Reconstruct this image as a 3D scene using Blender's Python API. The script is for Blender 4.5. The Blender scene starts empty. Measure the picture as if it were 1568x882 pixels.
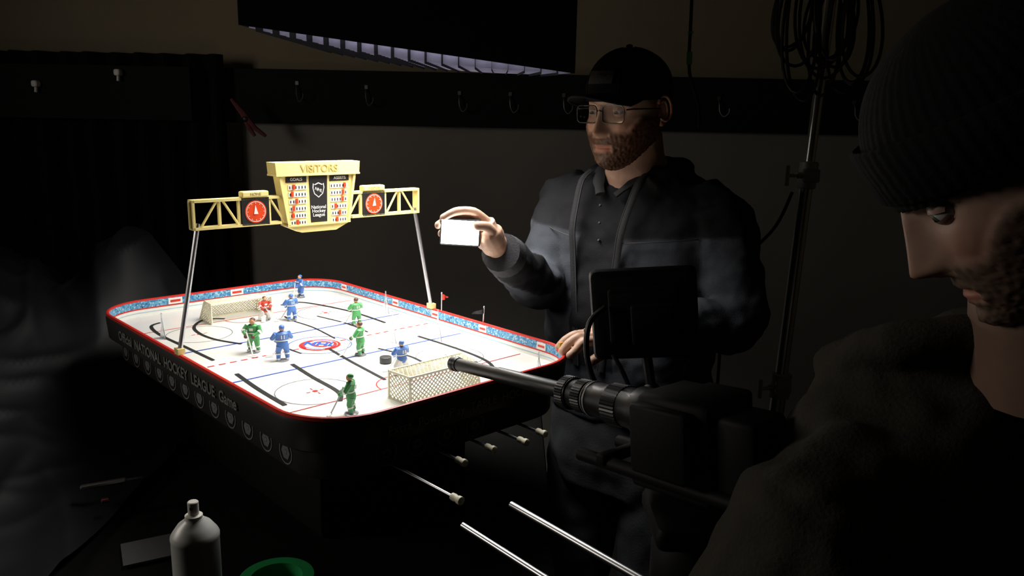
import bpy, random
from math import *
from mathutils import Vector as V, Matrix as MX, noise
random.seed(4)
C=bpy.context
C.scene.view_settings.view_transform='Standard'
# ------------------------------------------------------------------ materials
def MAT(name,col,rough=.6,metal=0,var=.12,ns=60,bump=0,emit=0,ecol=None,trans=0,alpha=1,coat=0,spec=.5,attr=None,sheen=0,sss=0):
    m=bpy.data.materials.new(name);m.use_nodes=True;nt=m.node_tree;b=nt.nodes['Principled BSDF']
    tc=nt.nodes.new('ShaderNodeTexCoord');n=nt.nodes.new('ShaderNodeTexNoise');n.inputs['Scale'].default_value=ns;n.inputs['Detail'].default_value=4
    nt.links.new(tc.outputs['Object'],n.inputs['Vector'])
    mr=nt.nodes.new('ShaderNodeMapRange');mr.inputs['To Min'].default_value=1-var;mr.inputs['To Max'].default_value=1+var
    nt.links.new(n.outputs['Fac'],mr.inputs['Value'])
    mx=nt.nodes.new('ShaderNodeVectorMath');mx.operation='SCALE'
    if attr:
        a=nt.nodes.new('ShaderNodeAttribute');a.attribute_name=attr;nt.links.new(a.outputs['Color'],mx.inputs[0])
    else: mx.inputs[0].default_value=col[:3]
    nt.links.new(mr.outputs[0],mx.inputs['Scale']);nt.links.new(mx.outputs[0],b.inputs['Base Color'])
    b.inputs['Roughness'].default_value=rough;b.inputs['Metallic'].default_value=metal
    b.inputs['Specular IOR Level'].default_value=spec
    b.inputs['Transmission Weight'].default_value=trans;b.inputs['Alpha'].default_value=alpha
    b.inputs['Coat Weight'].default_value=coat
    b.inputs['Sheen Weight'].default_value=sheen
    if sss: b.inputs['Subsurface Weight'].default_value=sss;b.inputs['Subsurface Scale'].default_value=.004
    if emit:
        b.inputs['Emission Color'].default_value=(*(ecol or col)[:3],1);b.inputs['Emission Strength'].default_value=emit
    if bump:
        bp=nt.nodes.new('ShaderNodeBump');bp.inputs['Strength'].default_value=bump;bp.inputs['Distance'].default_value=.002
        nt.links.new(n.outputs['Fac'],bp.inputs['Height']);nt.links.new(bp.outputs[0],b.inputs['Normal'])
    return m
def crowd_mat():
    m=MAT('crowd_print',(.1,.25,.6),.5);nt=m.node_tree;b=nt.nodes['Principled BSDF']
    tc=nt.nodes.new('ShaderNodeTexCoord');v=nt.nodes.new('ShaderNodeTexVoronoi');v.inputs['Scale'].default_value=330
    nt.links.new(tc.outputs['Object'],v.inputs['Vector'])
    cr=nt.nodes.new('ShaderNodeValToRGB');e=cr.color_ramp;e.interpolation='CONSTANT'
    e.elements[0].position=0;e.elements[0].color=(.04,.20,.42,1);e.elements[1].position=.45;e.elements[1].color=(.12,.36,.56,1)
    x=e.elements.new(.72);x.color=(.35,.55,.65,1);x=e.elements.new(.88);x.color=(.02,.05,.12,1)
    nt.links.new(v.outputs['Color'],cr.inputs['Fac']);nt.links.new(cr.outputs[0],b.inputs['Base Color']);return m
white=MAT('white_board',(.80,.79,.75),.45,var=.04)
ice=MAT('ice_sheet',(.84,.83,.79),.28,var=.03,ns=9,coat=.2)
red=MAT('red_plastic',(.62,.03,.02),.4);blue=MAT('blue_print',(.02,.08,.42),.5);pale=MAT('pale_blue_print',(.35,.6,.72),.5)
black=MAT('black_plastic',(.012,.012,.013),.45);blackm=MAT('black_matte',(.006,.006,.006),.85,bump=.3,spec=.2)
bodym=MAT('game_body_plastic',(.026,.024,.021),.42)
groove=MAT('groove_black',(.004,.004,.004),.8);grey=MAT('grey_print',(.16,.16,.17),.6)
crowd=crowd_mat();cream=MAT('cream_plastic',(.82,.68,.27),.45,var=.08,ns=25);orange=MAT('dial_red',(.75,.06,.01),.4)
chrome=MAT('chrome',(.75,.75,.76),.16,1,var=.05);steel=MAT('brushed_steel',(.5,.5,.52),.35,1)
clear=MAT('clear_plastic',(.9,.93,.95),.08,trans=.85,var=0);netm=MAT('net_plastic',(.80,.76,.58),.5)
skinp=MAT('figure_skin',(.65,.33,.18),.5);fgreen=MAT('green_print',(.07,.32,.10),.45);fblue=MAT('figure_blue',(.07,.18,.50),.45);fred=MAT('figure_red',(.5,.05,.03),.45);gold=MAT('gold_label',(.55,.33,.05),.4);fhair=MAT('figure_hair',(.10,.04,.02),.5)
flagdk=MAT('dark_flag',(.04,.04,.05),.6);darkprint=MAT('silver_print',(.20,.20,.19),.6)
# ------------------------------------------------------------------ geometry
class G:
    def __init__(s): s.v=[];s.f=[];s.m=[]
    def add(s,v,f,mi=0,M=None):
        o=len(s.v);s.v+=[(M@V(p)) if M else V(p) for p in v]
        s.f+=[tuple(i+o for i in q) for q in f];s.m+=[mi]*len(f)
    def box(s,c,d,mi=0,M=None,bev=0):
        x,y,z=[a/2 for a in d];c=V(c)
        if not bev:
            v=[c+V((i*x,j*y,k*z)) for k in(-1,1) for i,j in((-1,-1),(1,-1),(1,1),(-1,1))]
            s.add(v,[(3,2,1,0),(4,5,6,7),(0,1,5,4),(1,2,6,5),(2,3,7,6),(3,0,4,7)],mi,M);return
        b=min(bev,x*.9,y*.9,z*.9)
        rings=[]
        for zz,ins in((-z,b),(-z+b*.3,b*.3),(-z+b,0),(z-b,0),(z-b*.3,b*.3),(z,b)):
            rings.append([c+V((p[0],p[1],zz)) for p in rr(x-ins,y-ins,max(b,1e-4),3)])
        s.loft(rings,mi,M)
    def loft(s,rings,mi=0,M=None,cap=True,closed=True):
        n=len(rings[0]);v=[p for r in rings for p in r];f=[]
        for a in range(len(rings)-1):
            for i in range(n if closed else n-1):
                j=(i+1)%n;f.append((a*n+i,a*n+j,(a+1)*n+j,(a+1)*n+i))
        if cap: f.append(tuple(range(n))[::-1]);f.append(tuple((len(rings)-1)*n+i for i in range(n)))
        s.add(v,f,mi,M)
    def tube(s,pts,r,mi=0,seg=10,M=None,flat=1,up=None,cap=True):
        pts=[V(p) for p in pts];n=len(pts)
        if not isinstance(r,(list,tuple)): r=[r]*n
        rings=[];ref=None
        for i,p in enumerate(pts):
            t=(pts[min(i+1,n-1)]-pts[max(i-1,0)]).normalized()
            if ref is None:
                u=V(up) if up else (V((0,0,1)) if abs(t.z)<.9 else V((1,0,0)))
            else: u=ref
            a=(u-t*u.dot(t))
            if a.length<1e-6: a=t.orthogonal()
            a.normalize();b=t.cross(a);ref=a
            rings.append([p+a*cos(2*pi*k/seg)*r[i]*flat+b*sin(2*pi*k/seg)*r[i] for k in range(seg)])
        s.loft(rings,mi,M,cap)
    def sph(s,c,r,mi=0,M=None,nu=16,nv=10):
        if not isinstance(r,(list,tuple)): r=(r,r,r)
        c=V(c);rings=[[c+V((r[0]*sin(t)*cos(2*pi*k/nu),r[1]*sin(t)*sin(2*pi*k/nu),-r[2]*cos(t))) for k in range(nu)] for t in [max(.02,min(pi-.02,pi*j/nv)) for j in range(nv+1)]]
        s.loft(rings,mi,M)
    def lathe(s,prof,mi=0,M=None,seg=28):
        s.loft([[V((r*cos(2*pi*k/seg),r*sin(2*pi*k/seg),z)) for k in range(seg)] for r,z in prof],mi,M)
    def poly(s,pts,mi=0,M=None): s.add(pts,[tuple(range(len(pts)))],mi,M)
    def disc(s,c,r,mi=0,M=None,n=28,r0=0):
        c=V(c)
        if r0:
            o=[c+V((r*cos(2*pi*k/n),r*sin(2*pi*k/n),0)) for k in range(n)];i=[c+V((r0*cos(2*pi*k/n),r0*sin(2*pi*k/n),0)) for k in range(n)]
            s.loft([i,o][::-1],mi,M,cap=False)
        else: s.poly([c+V((r*cos(2*pi*k/n),r*sin(2*pi*k/n),0)) for k in range(n)],mi,M)
    def strip(s,pts,w,mi=0,z=0):
        pts=[V((p[0],p[1],0)) for p in pts];L=[];R=[]
        for i,p in enumerate(pts):
            t=(pts[min(i+1,len(pts)-1)]-pts[max(i-1,0)]).normalized();n=V((-t.y,t.x,0))*w/2
            L.append(p+n+V((0,0,z)));R.append(p-n+V((0,0,z)))
        v=L+R;n=len(L);s.add(v,[(i+n,i+1+n,i+1,i) for i in range(n-1)],mi)
    def obj(s,name,mats,parent=None,smooth=True,local=False,angle=.7):
        me=bpy.data.meshes.new(name);me.from_pydata([tuple(p) for p in s.v],[],s.f)
        for m in (mats if isinstance(mats,(list,tuple)) else [mats]): me.materials.append(m)
        me.polygons.foreach_set('material_index',s.m)
        me.update();o=bpy.data.objects.new(name,me);C.collection.objects.link(o)
        if smooth:
            me.shade_smooth()
            try: me.set_sharp_from_angle(angle=angle)
            except Exception: pass
        par(o,parent,local);return o
def par(o,parent,local=False):
    if parent:
        o.parent=parent
        if not local: o.matrix_parent_inverse=parent.matrix_basis.inverted()
def E(name,loc=(0,0,0),rz=0):
    e=bpy.data.objects.new(name,None);e.empty_display_size=.05;e.location=loc;e.rotation_euler=(0,0,rz);C.collection.objects.link(e)
    C.view_layer.update();return e
def rr(hx,hy,r,n=8):
    o=[]
    for cx,cy,a0 in((hx-r,hy-r,0),(-hx+r,hy-r,pi/2),(-hx+r,-hy+r,pi),(hx-r,-hy+r,1.5*pi)):
        for k in range(n+1):
            a=a0+pi/2*k/n;o.append((cx+r*cos(a),cy+r*sin(a)))
    return o
def smooth_path(pts,n=6):
    pts=[V(p) for p in pts];o=[]
    for i in range(len(pts)-1):
        p0=pts[max(i-1,0)];p1=pts[i];p2=pts[i+1];p3=pts[min(i+2,len(pts)-1)]
        for k in range(n):
            t=k/n;o.append(.5*((2*p1)+(p2-p0)*t+(2*p0-5*p1+4*p2-p3)*t*t+(3*p1-p0-3*p2+p3)*t**3))
    o.append(pts[-1]);return o
def txt(name,body,size,mat,parent,loc,M3,ext=.0003,align='CENTER',bold=0):
    c=bpy.data.curves.new(name,'FONT');c.body=body;c.size=size;c.align_x=align;c.align_y='CENTER';c.extrude=ext;c.offset=bold;c.space_line=.8
    c.materials.append(mat);o=bpy.data.objects.new(name,c);C.collection.objects.link(o)
    o.parent=parent;o.matrix_local=MX.Translation(loc)@M3.to_4x4();return o
def basis(x,y):
    x=V(x).normalized();y=V(y).normalized();z=x.cross(y);return MX((x,y,z)).transposed()
def remesh(o,vox,it=4,fac=.5):
    m=o.modifiers.new('r','REMESH');m.mode='VOXEL';m.voxel_size=vox;m.use_smooth_shade=True
    if it: s=o.modifiers.new('s','SMOOTH');s.factor=fac;s.iterations=it
    d=C.evaluated_depsgraph_get();me=bpy.data.meshes.new_from_object(o.evaluated_get(d));o.modifiers.clear();o.data=me
    me.shade_smooth();return o
def paint(o,fn,disp=None):
    me=o.data
    if disp:
        me.update();ns=[v.normal.copy() for v in me.vertices]
        for v,n in zip(me.vertices,ns): v.co=v.co+n*disp(v.co,n)
    a=me.color_attributes.new('col','FLOAT_COLOR','POINT')
    for i,v in enumerate(me.vertices): a.data[i].color=(*fn(v.co),1)

# ================================================================== RINK
TH=-.8074;RC=(-.3602,1.4582)
rink=E('table_hockey_game',(RC[0],RC[1],1.16),TH);ZI=1.2254-1.16;ZR=.10
HL,HW,CR=.439,.264,.10
def ring(ins,z): return [V((p[0],p[1],z)) for p in rr(HL-ins,HW-ins,CR-ins,10)]
g=G()
g.loft([ring(.006,.046),ring(.0,.05),ring(-.003,ZR-.012),ring(.0,ZR-.004),ring(.004,ZR-.004)],0,cap=False)
g.loft([ring(.024,.0),ring(.022,.004),ring(.022,.046),ring(.006,.046)],0,cap=False)
g.poly(ring(.024,.0)[::-1],0)
g.obj('outer_body',[bodym],rink,local=True)
g=G();g.loft([ring(-.002,ZR-.006),ring(-.0015,ZR-.001),ring(.001,ZR),ring(.0035,ZR-.001),ring(.004,ZR-.004)],0,cap=False);g.obj('red_rim',[red],rink,local=True)
g=G()
bands=[(ZR-.004,ZR-.0185,0),(ZR-.0185,ZR-.0215,1),(ZR-.0215,ZR-.0275,2),(ZR-.0275,ZR-.0290,3),(ZR-.029,ZI,2)]
for a,b,m in bands: g.loft([ring(.004,a),ring(.0045,b)],m,cap=False)
for side,xs in((1,(-.33,-.12,.02,.17,.33)),(-1,(-.2,.05,.28))):
    for x in xs: g.box((x,side*(HW-.0052),ZR-.0115),(.022,.0008,.0135),4);g.box((x,side*(HW-.0058),ZR-.0115),(.016,.0006,.004),1)
for y in(-.1,.04): g.box((-HL+.0052,y,ZR-.0115),(.0008,.03,.0135),4);g.box((-HL+.0058,y,ZR-.0115),(.0006,.022,.005),1)
g.obj('inner_boards',[crowd,red,white,pale,white],rink,local=True,smooth=False)
g=G();g.poly(ring(.0045,ZI));g.obj('ice_surface',[ice],rink,smooth=False,local=True)
# markings
g=G();z1=ZI+.0005;z2=ZI+.0009;z3=ZI+.0013
for k in range(26): g.box((0,-.25+k*.02,z1),(.004,.012,.0002),0)
for x in(-.105,.105): g.box((x,0,z1),(.004,.515,.0002),1)
for x in(-.285,.285): g.box((x,0,z1),(.002,.50,.0002),0)
for x,y in((.225,-.14),(.215,.14),(-.215,-.14),(-.215,.14)):
    g.disc((x,y,z1),.062,2,r0=.0606);g.disc((x,y,z1),.0045,0)
    for a in(-1,1):
        g.box((x+a*.012,y,z1),(.007,.0016,.0002),0);g.box((x,y+a*.012,z1),(.0016,.007,.0002),0)
for s in(-1,1):
    pts=[(s*.285+-s*.045*cos(a),.045*sin(a)-.012) for a in [pi*k/12-pi/2 for k in range(13)]];g.strip(pts,.002,0,z1)
g.disc((0,0,z1),.060,1,r0=.0580)
g.disc((.0,0,z1),.0385,0,n=40);g.disc((.0,0,z2),.033,3,n=40)
g.disc((.0,0,z3),.031,1,n=40,r0=.0285)
def slot(p,w=.0065): g.strip(smooth_path([(*q,0) for q in p],8),w,4,z2)
slot([(-.35,-.165),(-.33,-.19),(-.257,-.200),(-.14,-.196),(-.03,-.192)])
slot([(-.30,-.05),(-.319,-.085),(-.276,-.125),(-.22,-.138),(-.158,-.133),(-.097,-.109)])
slot([(-.34,.10),(-.345,.14),(-.30,.165),(-.184,.189),(-.06,.19)])
slot([(-.24,.055),(-.20,.05),(-.12,.055),(-.02,.045)],.004)
slot([(-.2,.11),(-.1,.125),(-.02,.12)],.004)
slot([(.066,-.195),(.16,-.203),(.253,-.206)],.0075)
slot([(.076,-.099),(.16,-.108),(.252,-.115),(.29,-.135)],.0075)
slot([(.03,-.0),(.12,-.012),(.20,-.02),(.25,-.025)],.006)
slot([(.068,.179),(.19,.182),(.28,.172),(.34,.14)],.0065)
slot([(.09,.07),(.17,.085),(.24,.075)],.005)
slot([(-.09,-.05),(-.03,-.058),(.03,-.055)],.004)
g.obj('ice_markings',[red,blue,grey,white,groove],rink,smooth=False,local=True)
BL=basis((.7226,.6913,0),(-.6913,.7226,0))
txt('centre_logo','NHL',.031,blue,rink,(0,0,z3+.0004),BL,bold=.0012)
txt('centre_logo_bar','(C)',.052,red,rink,(.0,0,z3+.0001),BL,bold=.0008)
txt('side_lettering','Official  NATIONAL  HOCKEY  LEAGUE  Game',.025,darkprint,rink,(-.03,-HW-.0034,.071),basis((1,0,0),(0,0,1)),bold=.0005)
txt('end_lettering','Extra  Power Play  TABLE  HOCKEY',.019,darkprint,rink,(HL+.0038,-.01,.068),basis((0,1,0),(0,0,1)))
g=G()
for k in range(12):
    x=-.33+k*.059;M=MX.Translation((x,-HW+.0212,.024))@MX.Rotation(pi/2,4,'X')
    g.disc((0,0,0),.0185,0,M,r0=.0165);g.disc((0,0,0),.012,1,M,r0=.004,n=6);g.disc((0,0,.0002),.003,0,M)
for k in range(4):
    y=-.14+k*.055;M=MX.Translation((HL-.0212,y,.024))@basis((0,1,0),(0,0,1)).to_4x4()
    g.disc((0,0,0),.0185,0,M,r0=.0165);g.disc((0,0,0),.009,1,M,r0=.004,n=5)
g.obj('team_badges',[darkprint,grey],rink,smooth=False,local=True)
g=G()
for y,x in((-.14,.569),(-.0625,.485),(.0,.478),(.055,.49),(.10,.485)):
    g.tube([(.36,y,.012),(x,y,.014)],.0022,0)
    Mx=MX.Translation((x,y,.014))@MX.Rotation(pi/2,4,'Y');g.lathe([(.002,-.006),(.0048,-.005),(.0052,.0),(.0042,.004),(.0056,.008),(.0056,.013),(.003,.015)],1,Mx,14)
for y,x in((-.14,-.50),(.0,-.47),(.10,-.49)):
    g.tube([(-.36,y,.012),(x,y,.014)],.0022,0);Mx=MX.Translation((x,y,.014))@MX.Rotation(-pi/2,4,'Y');g.lathe([(.002,-.006),(.0048,-.005),(.0052,.0),(.0042,.004),(.0056,.008),(.0056,.013),(.003,.015)],1,Mx,14)
g.obj('control_rods',[steel,netm],rink,local=True)
def post(x,y,h=.062):
    g.tube([(x,y,ZI),(x,y,ZI+h)],.0013,0,6);g.add([(x-.012,y-.001,ZI),(x+.012,y-.001,ZI),(x,y-.001,ZI+h*.8),(x-.012,y+.001,ZI),(x+.012,y+.001,ZI),(x,y+.001,ZI+h*.8)],[(0,1,2),(5,4,3),(0,3,4,1),(1,4,5,2),(2,5,3,0)],0)
g=G();post(.072,.115);post(.117,.19);post(-.228,-.205,.05);post(-.13,.24,.05);post(.416,.165,.05);g.obj('clear_posts',[clear],rink,local=True)

# ---- scoreboard
sb=E('hockey_scoreboard',(RC[0],RC[1],1.26),TH);o=1.26
g=G()
def zz(z): return z-o
for s in(-1,1):
    g.tube([(.004,s*.262,zz(1.262)),(.004,s*.219,zz(1.472))],.0042,1,8)
    g.box((.004,s*.262,.004),(.016,.012,.010),0)
for s in(-1,1):
    g.box((0,s*.150,zz(1.5085)),(.018,.156,.0045),0);g.box((0,s*.150,zz(1.4635)),(.018,.156,.0045),0)
    g.box((0,s*.2265,zz(1.486)),(.018,.0035,.049),0);g.box((0,s*.2265,zz(1.486)),(.004,.010,.045),0)
    for (a,za),(b,zb) in (((.150,1.465),(.176,1.507)),((.187,1.507),(.215,1.465)),((.066,1.465),(.092,1.507))):
        g.tube([(.006,s*a,zz(za)),(.006,s*b,zz(zb))],.0022,0,6)
    for yy in(.148,.182,.093): g.box((.004,s*yy,zz(1.486)),(.006,.004,.045),0)
    g.box((.004,s*.12,zz(1.4865)),(.010,.050,.047),2);
    g.box((.004,s*.12,zz(1.516)),(.016,.048,.010),0,bev=.002)
    M=MX.Translation((.0096,s*.12,zz(1.486)))@basis((0,1,0),(0,0,1)).to_4x4()
    g.disc((0,0,0),.0195,3,M);g.disc((0,0,.0003),.0175,4,M,r0=.0165)
    for k in range(12):
        a=2*pi*k/12;g.box((.0145*cos(a),.0145*sin(a),.0004),(.0013,.0013,.0003),4,M)
    g.poly([M@V(p) for p in((-.004,-.004,.001),(.004,-.004,.001),(.001*s,.012,.001))],4)
def panel(z0,z1,a,b,x0,x1,mi):
    g.add([(x0,-a,zz(z0)),(x0,a,zz(z0)),(x0,b,zz(z1)),(x0,-b,zz(z1)),(x1,-a,zz(z0)),(x1,a,zz(z0)),(x1,b,zz(z1)),(x1,-b,zz(z1))],[(3,2,1,0),(4,5,6,7),(0,1,5,4),(1,2,6,5),(2,3,7,6),(3,0,4,7)],mi)
panel(1.455,1.548,.062,.076,-.011,.011,0)
panel(1.443,1.455,.035,.062,-.011,.011,0)
panel(1.545,1.568,.083,.085,-.015,.017,0)
panel(1.5445,1.5475,.084,.084,-.016,.0185,0)
for z in (1.4555,): panel(z,z+.003,.0635,.064,-.012,.015,0)
for s in(-1,1): g.add([(.011,s*.058,zz(1.457)),(.015,s*.058,zz(1.457)),(.015,s*.0725,zz(1.545)),(.011,s*.0725,zz(1.545)),(.011,s*.063,zz(1.457)),(.015,s*.063,zz(1.457)),(.015,s*.0775,zz(1.545)),(.011,s*.0775,zz(1.545))],[(0,1,2,3),(7,6,5,4),(1,5,6,2),(0,4,5,1),(3,2,6,7)],0)
panel(1.460,1.5435,.0165,.0185,.0112,.0118,2)
for s in(-1,1):
    g.box((.0116,s*.0435,zz(1.538)),(.0012,.040,.010),2)
    for k in range(6):
        zc=1.524-k*.0125;w=.036-k*.0011
        g.box((.0116,s*.0415,zz(zc)),(.0012,w,.0085),4)
        for q in range(6): g.box((.0123,s*.0415-w/2+w*(q+.5)/6,zz(zc)),(.0006,.0018,.0048),2)
        g.box((.0135,s*.0415+random.uniform(-.4,.4)*w,zz(zc+.001)),(.003,.004,.0085),3)
g.obj('scoreboard_frame',[cream,steel,black,orange,white],sb,local=True,smooth=False)
B=basis((0,1,0),(0,0,1))
creamd=MAT('cream_letter',(.42,.33,.12),.5)
txt('visitors_lettering','VISITORS',.0185,creamd,sb,(.0175,0,zz(1.5565)),B,ext=.0008,bold=.0003)
txt('goals_lettering','GOALS',.0075,white,sb,(.0125,-.044,zz(1.538)),B);txt('assists_lettering','ASSISTS',.0075,white,sb,(.0125,.044,zz(1.538)),B)
txt('league_lettering','National\nHockey\nLeague',.0088,white,sb,(.0121,-.0005,zz(1.480)),B)
g=G();M=MX.Translation((.0122,0,zz(1.518)))@B.to_4x4()
sh=[(-.011,.012),(-.008,.010),(0,.0135),(.008,.010),(.011,.012),(.012,.004),(.009,-.007),(0,-.014),(-.009,-.007),(-.012,.004)]
g.poly([M@V((a,b,0)) for a,b in sh],0);g.poly([M@V((a*.85,b*.85,.0003)) for a,b in sh],1);g.obj('shield',[white,black],sb,smooth=False,local=True)
txt('shield_lettering','NHL',.008,white,sb,(.0127,0,zz(1.518)),basis((0,.9,-.35),(0,.35,.9)))
txt('home_lettering','HOME',.007,creamd,sb,(.0122,-.12,zz(1.516)),B);txt('home_lettering_2','VISITOR',.007,creamd,sb,(.0122,.12,zz(1.516)),B)

# ---- goals
def goal(name,x,y,d,w=.075,h=.05,dp=.075):
    e=E(name,(RC[0]+x*cos(TH)-y*sin(TH),RC[1]+x*sin(TH)+y*cos(TH),1.2256),TH+(0 if d>0 else pi));g=G()
    F=[V((0,-w,0)),V((0,w,0)),V((0,w,h)),V((0,-w,h))];bk=.3*dp if d<0 else .12*dp
    Bk=[V((dp,-w*.95,0)),V((dp,w*.95,0)),V((dp-bk,w*.9,h*.95)),V((dp-bk,-w*.9,h*.95))]
    g.tube([F[0],F[3],F[2],F[1]],.0026,0,8);g.tube([F[0],Bk[0],Bk[1],F[1]],.0026,0,8);g.tube([F[3],Bk[3],Bk[2],F[2]],.0022,0,8)
    g.tube([Bk[0],Bk[3]],.0022,0,8);g.tube([Bk[1],Bk[2]],.0022,0,8);
    def net(a,b,c,d,nu,nv):
        P=lambda u,v:(a*(1-u)+b*u)*(1-v)+(d*(1-u)+c*u)*v
        for i in range(nu):
            for j in range(nv):
                u0,u1,v0,v1=i/nu,(i+1)/nu,j/nv,(j+1)/nv
                g.tube([P(u0,v0),P(u1,v1)],.0010,0,4,cap=False);g.tube([P(u1,v0),P(u0,v1)],.0010,0,4,cap=False)
    net(Bk[0],Bk[1],Bk[2],Bk[3],18,6);net(F[3],F[2],Bk[2],Bk[3],18,4);net(F[0],Bk[0],Bk[3],F[3],6,6);net(F[1],Bk[1],Bk[2],F[2],6,6)
    g.obj('goal_frame_and_net',[netm],e,local=True)
goal('hockey_goal',.324,.004,1,.073,.043,.050);goal('hockey_goal',-.268,-.026,-1,.066,.042,.065)
# ---- player figures
def figure(x,y,a,jm,goalie=False,s=1.0,z=ZI,hm=None):
    e=E('hockey_player_figure',(RC[0]+x*cos(TH)-y*sin(TH),RC[1]+x*sin(TH)+y*cos(TH),1.16+z+.0006),TH+a);g=G()
    S=MX.Scale(s,4);hm=hm or jm
    g.lathe([(.010,0),(.010,.001),(.004,.0025),(.001,.0027)],3,S,16)
    sp=.010 if goalie else .007
    for k in(-1,1):
        g.tube([(k*sp,.006,.0035),(k*sp,-.004,.0035)],.0025,4,8,S);g.tube([(k*sp,-.002,.004),(k*sp*.95,.001,.014),(k*.0045,-.001,.024)],[.0032,.0042,.0055] if not goalie else [.006,.0065,.006],1 if not goalie else 2,8,S)
        g.tube([(k*sp*.97,-.0005,.0095),(k*sp*.96,0,.0115)],.0046 if not goalie else .0066,2,8,S)
        g.tube([(k*.0095,0,.044),(k*.0145,.004,.036),(k*.006,.013,.030)],[.0042,.0038,.0028],0,8,S);g.sph((k*.006,.014,.029),.0034,6,S,8,6)
        g.tube([(k*.0142,.0035,.0365),(k*.0125,.006,.0345)],.0043,2,8,S)
    g.tube([(0,0,.020),(0,0,.026),(0,.001,.031)],[.0085,.0095,.0085],1,12,S,flat=.75,up=(0,1,0))
    g.tube([(0,.0,.029),(0,.001,.031),(0,.001,.038),(0,0,.044),(0,0,.047)],[.0083,.0088,.0098,.0098,.005],0,12,S,flat=.65,up=(0,1,0))
    g.tube([(0,.001,.032),(0,.001,.0335)],.0101,2,12,S,flat=.68,up=(0,1,0))
    g.box((-.002,-.0068,.039),(.0016,.0006,.006),2,S);g.box((.002,-.0068,.039),(.0016,.0006,.006),2,S)
    g.box((0,.0072,.039),(.006,.0006,.004),2,S)
    g.sph((0,.002,.0515),(.0043,.0047,.0052),5,S,12,8);g.sph((0,.0005,.0537),(.0046,.005,.0038),6,S,12,6)
    g.tube([(.006,.012,.036),(-.002,.018,.020),(-.010,.026,.003)],.0011,2,6,S);g.tube([(-.010,.026,.0025),(-.021,.028,.0025)],.0022,2,6,S,flat=.5)
    if goalie: g.box((.012,.016,.008),(.010,.002,.012),2,S)
    g.obj('figure_body',[jm,jm,white,clear,steel,skinp,hm],e,local=True)
figure(-.385,.175,pi,fblue,s=.95,hm=fblue)
figure(-.235,.008,-pi/2,fred,True,.9,hm=fhair);figure(-.198,.050,pi/2,fblue);figure(-.082,.134,pi/2,fgreen,hm=fhair)
figure(.105,.022,pi/2+.6,fgreen,s=1.08,hm=fhair);figure(-.034,-.115,-pi/2-.9,fgreen,s=1.12,hm=fhair);figure(.046,-.100,pi/2-.3,fblue,s=1.12)
figure(.345,-.150,pi*.75,fgreen,s=1.05);figure(.240,.016,pi/2,fblue,True,1.0)
pk=E('hockey_puck',(RC[0]+.172*cos(TH)-.03*sin(TH),RC[1]+.172*sin(TH)+.03*cos(TH),1.2262));g=G();g.lathe([(.0095,0),(.0105,.0006),(.0108,.005),(.0105,.0102),(.0095,.0108),(.006,.0104)],0);g.obj('puck_disc',[MAT('rubber',(.03,.03,.03),.5)],pk,local=True)
def flag(x,y,m,h,lean,w):
    e=E('toy_flag',(RC[0]+x*cos(TH)-y*sin(TH),RC[1]+x*sin(TH)+y*cos(TH),1.255),TH);g=G()
    g.tube([(0,0,-.008),(lean,-lean*.5,h)],.0012,0,6)
    n=8;v=[];
    for i in range(n+1):
        t=i/n
        for q in(0,1): v.append((lean*.9+.004*sin(t*6),t*w-lean*.5,h*(.97-.32*q-.08*t+ (.13*t if q else -.13*t))))
    g.add(v,[(2*i,2*i+2,2*i+3,2*i+1) for i in range(n)],1);g.sph((lean,-lean*.5,h),.0022,0,nu=8,nv=6)
    g.obj('flag_pole_and_cloth',[steel,m],e,local=True)
flag(.038,.262,red,.042,.002,.018);flag(.163,.266,flagdk,.036,.006,-.03)
e=E('goal_light_sign',(RC[0]+.40*cos(TH)-.245*sin(TH),RC[1]+.40*sin(TH)+.245*cos(TH),1.2602),TH);g=G();g.box((0,0,.009),(.005,.030,.013),0,bev=.001);g.box((0,0,.0015),(.008,.036,.003),1);g.obj('sign_plate',[gold,red],e,local=True,smooth=False)

# ================================================================== ROOM
floorm=MAT('floor_concrete',(.03,.028,.026),.8,var=.3,ns=8);wallm=MAT('wall_paint',(.19,.155,.10),.85,var=.12,ns=3)
bdm=MAT('backdrop_paper',(.20,.188,.168),.9,var=.08,ns=5);vb=MAT('duvetyne',(.005,.005,.005),.95,var=.3,ns=30,spec=.1)
def plane(name,c,d,m):
    g=G();g.box(c,d);return g.obj(name,[m],smooth=False)
plane('floor',(.1,1,-.05),(5.2,5.4,.1),floorm);plane('ceiling',(.1,1,2.65),(5.2,5.4,.1),MAT('ceiling_paint',(.10,.085,.06),.9))
plane('wall_back',(.1,3.25,1.3),(5.2,.1,2.6),wallm);plane('wall_left',(-2.45,1,1.3),(.1,5.4,2.6),vb);plane('wall_right',(2.65,1,1.3),(.1,5.4,2.6),wallm);plane('wall_front',(.1,-1.65,1.3),(5.2,.1,2.6),vb)
e=E('photo_backdrop',(0,3.15,0));g=G();n=60
g.loft([[V((-1.05+3.5*k/n,-.0+.012*sin(k*.5)*(.4+.6*sin(k*.13)),z)) for k in range(n+1)] for z in(0.002,.5,1.1,1.625)],0,cap=False,closed=False);g.obj('backdrop_sheet',[bdm],e,local=True)
e=E('black_curtain',(0,3.06,0));g=G();n=160
g.loft([[V((-2.38+1.30*k/n,.025*sin(k*.55)+.012*sin(k*.23+1),z)) for k in range(n+1)] for z in(0.002,.8,1.5,1.86)],0,cap=False,closed=False);g.obj('curtain_cloth',[vb],e,local=True)
e=E('hook_rail',(0,3.12,1.715));g=G();g.box((.6,0,0),(3.6,.03,.20),0,bev=.005);g.box((-1.78,-.12,.0),(1.2,.02,.19),0)
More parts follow.
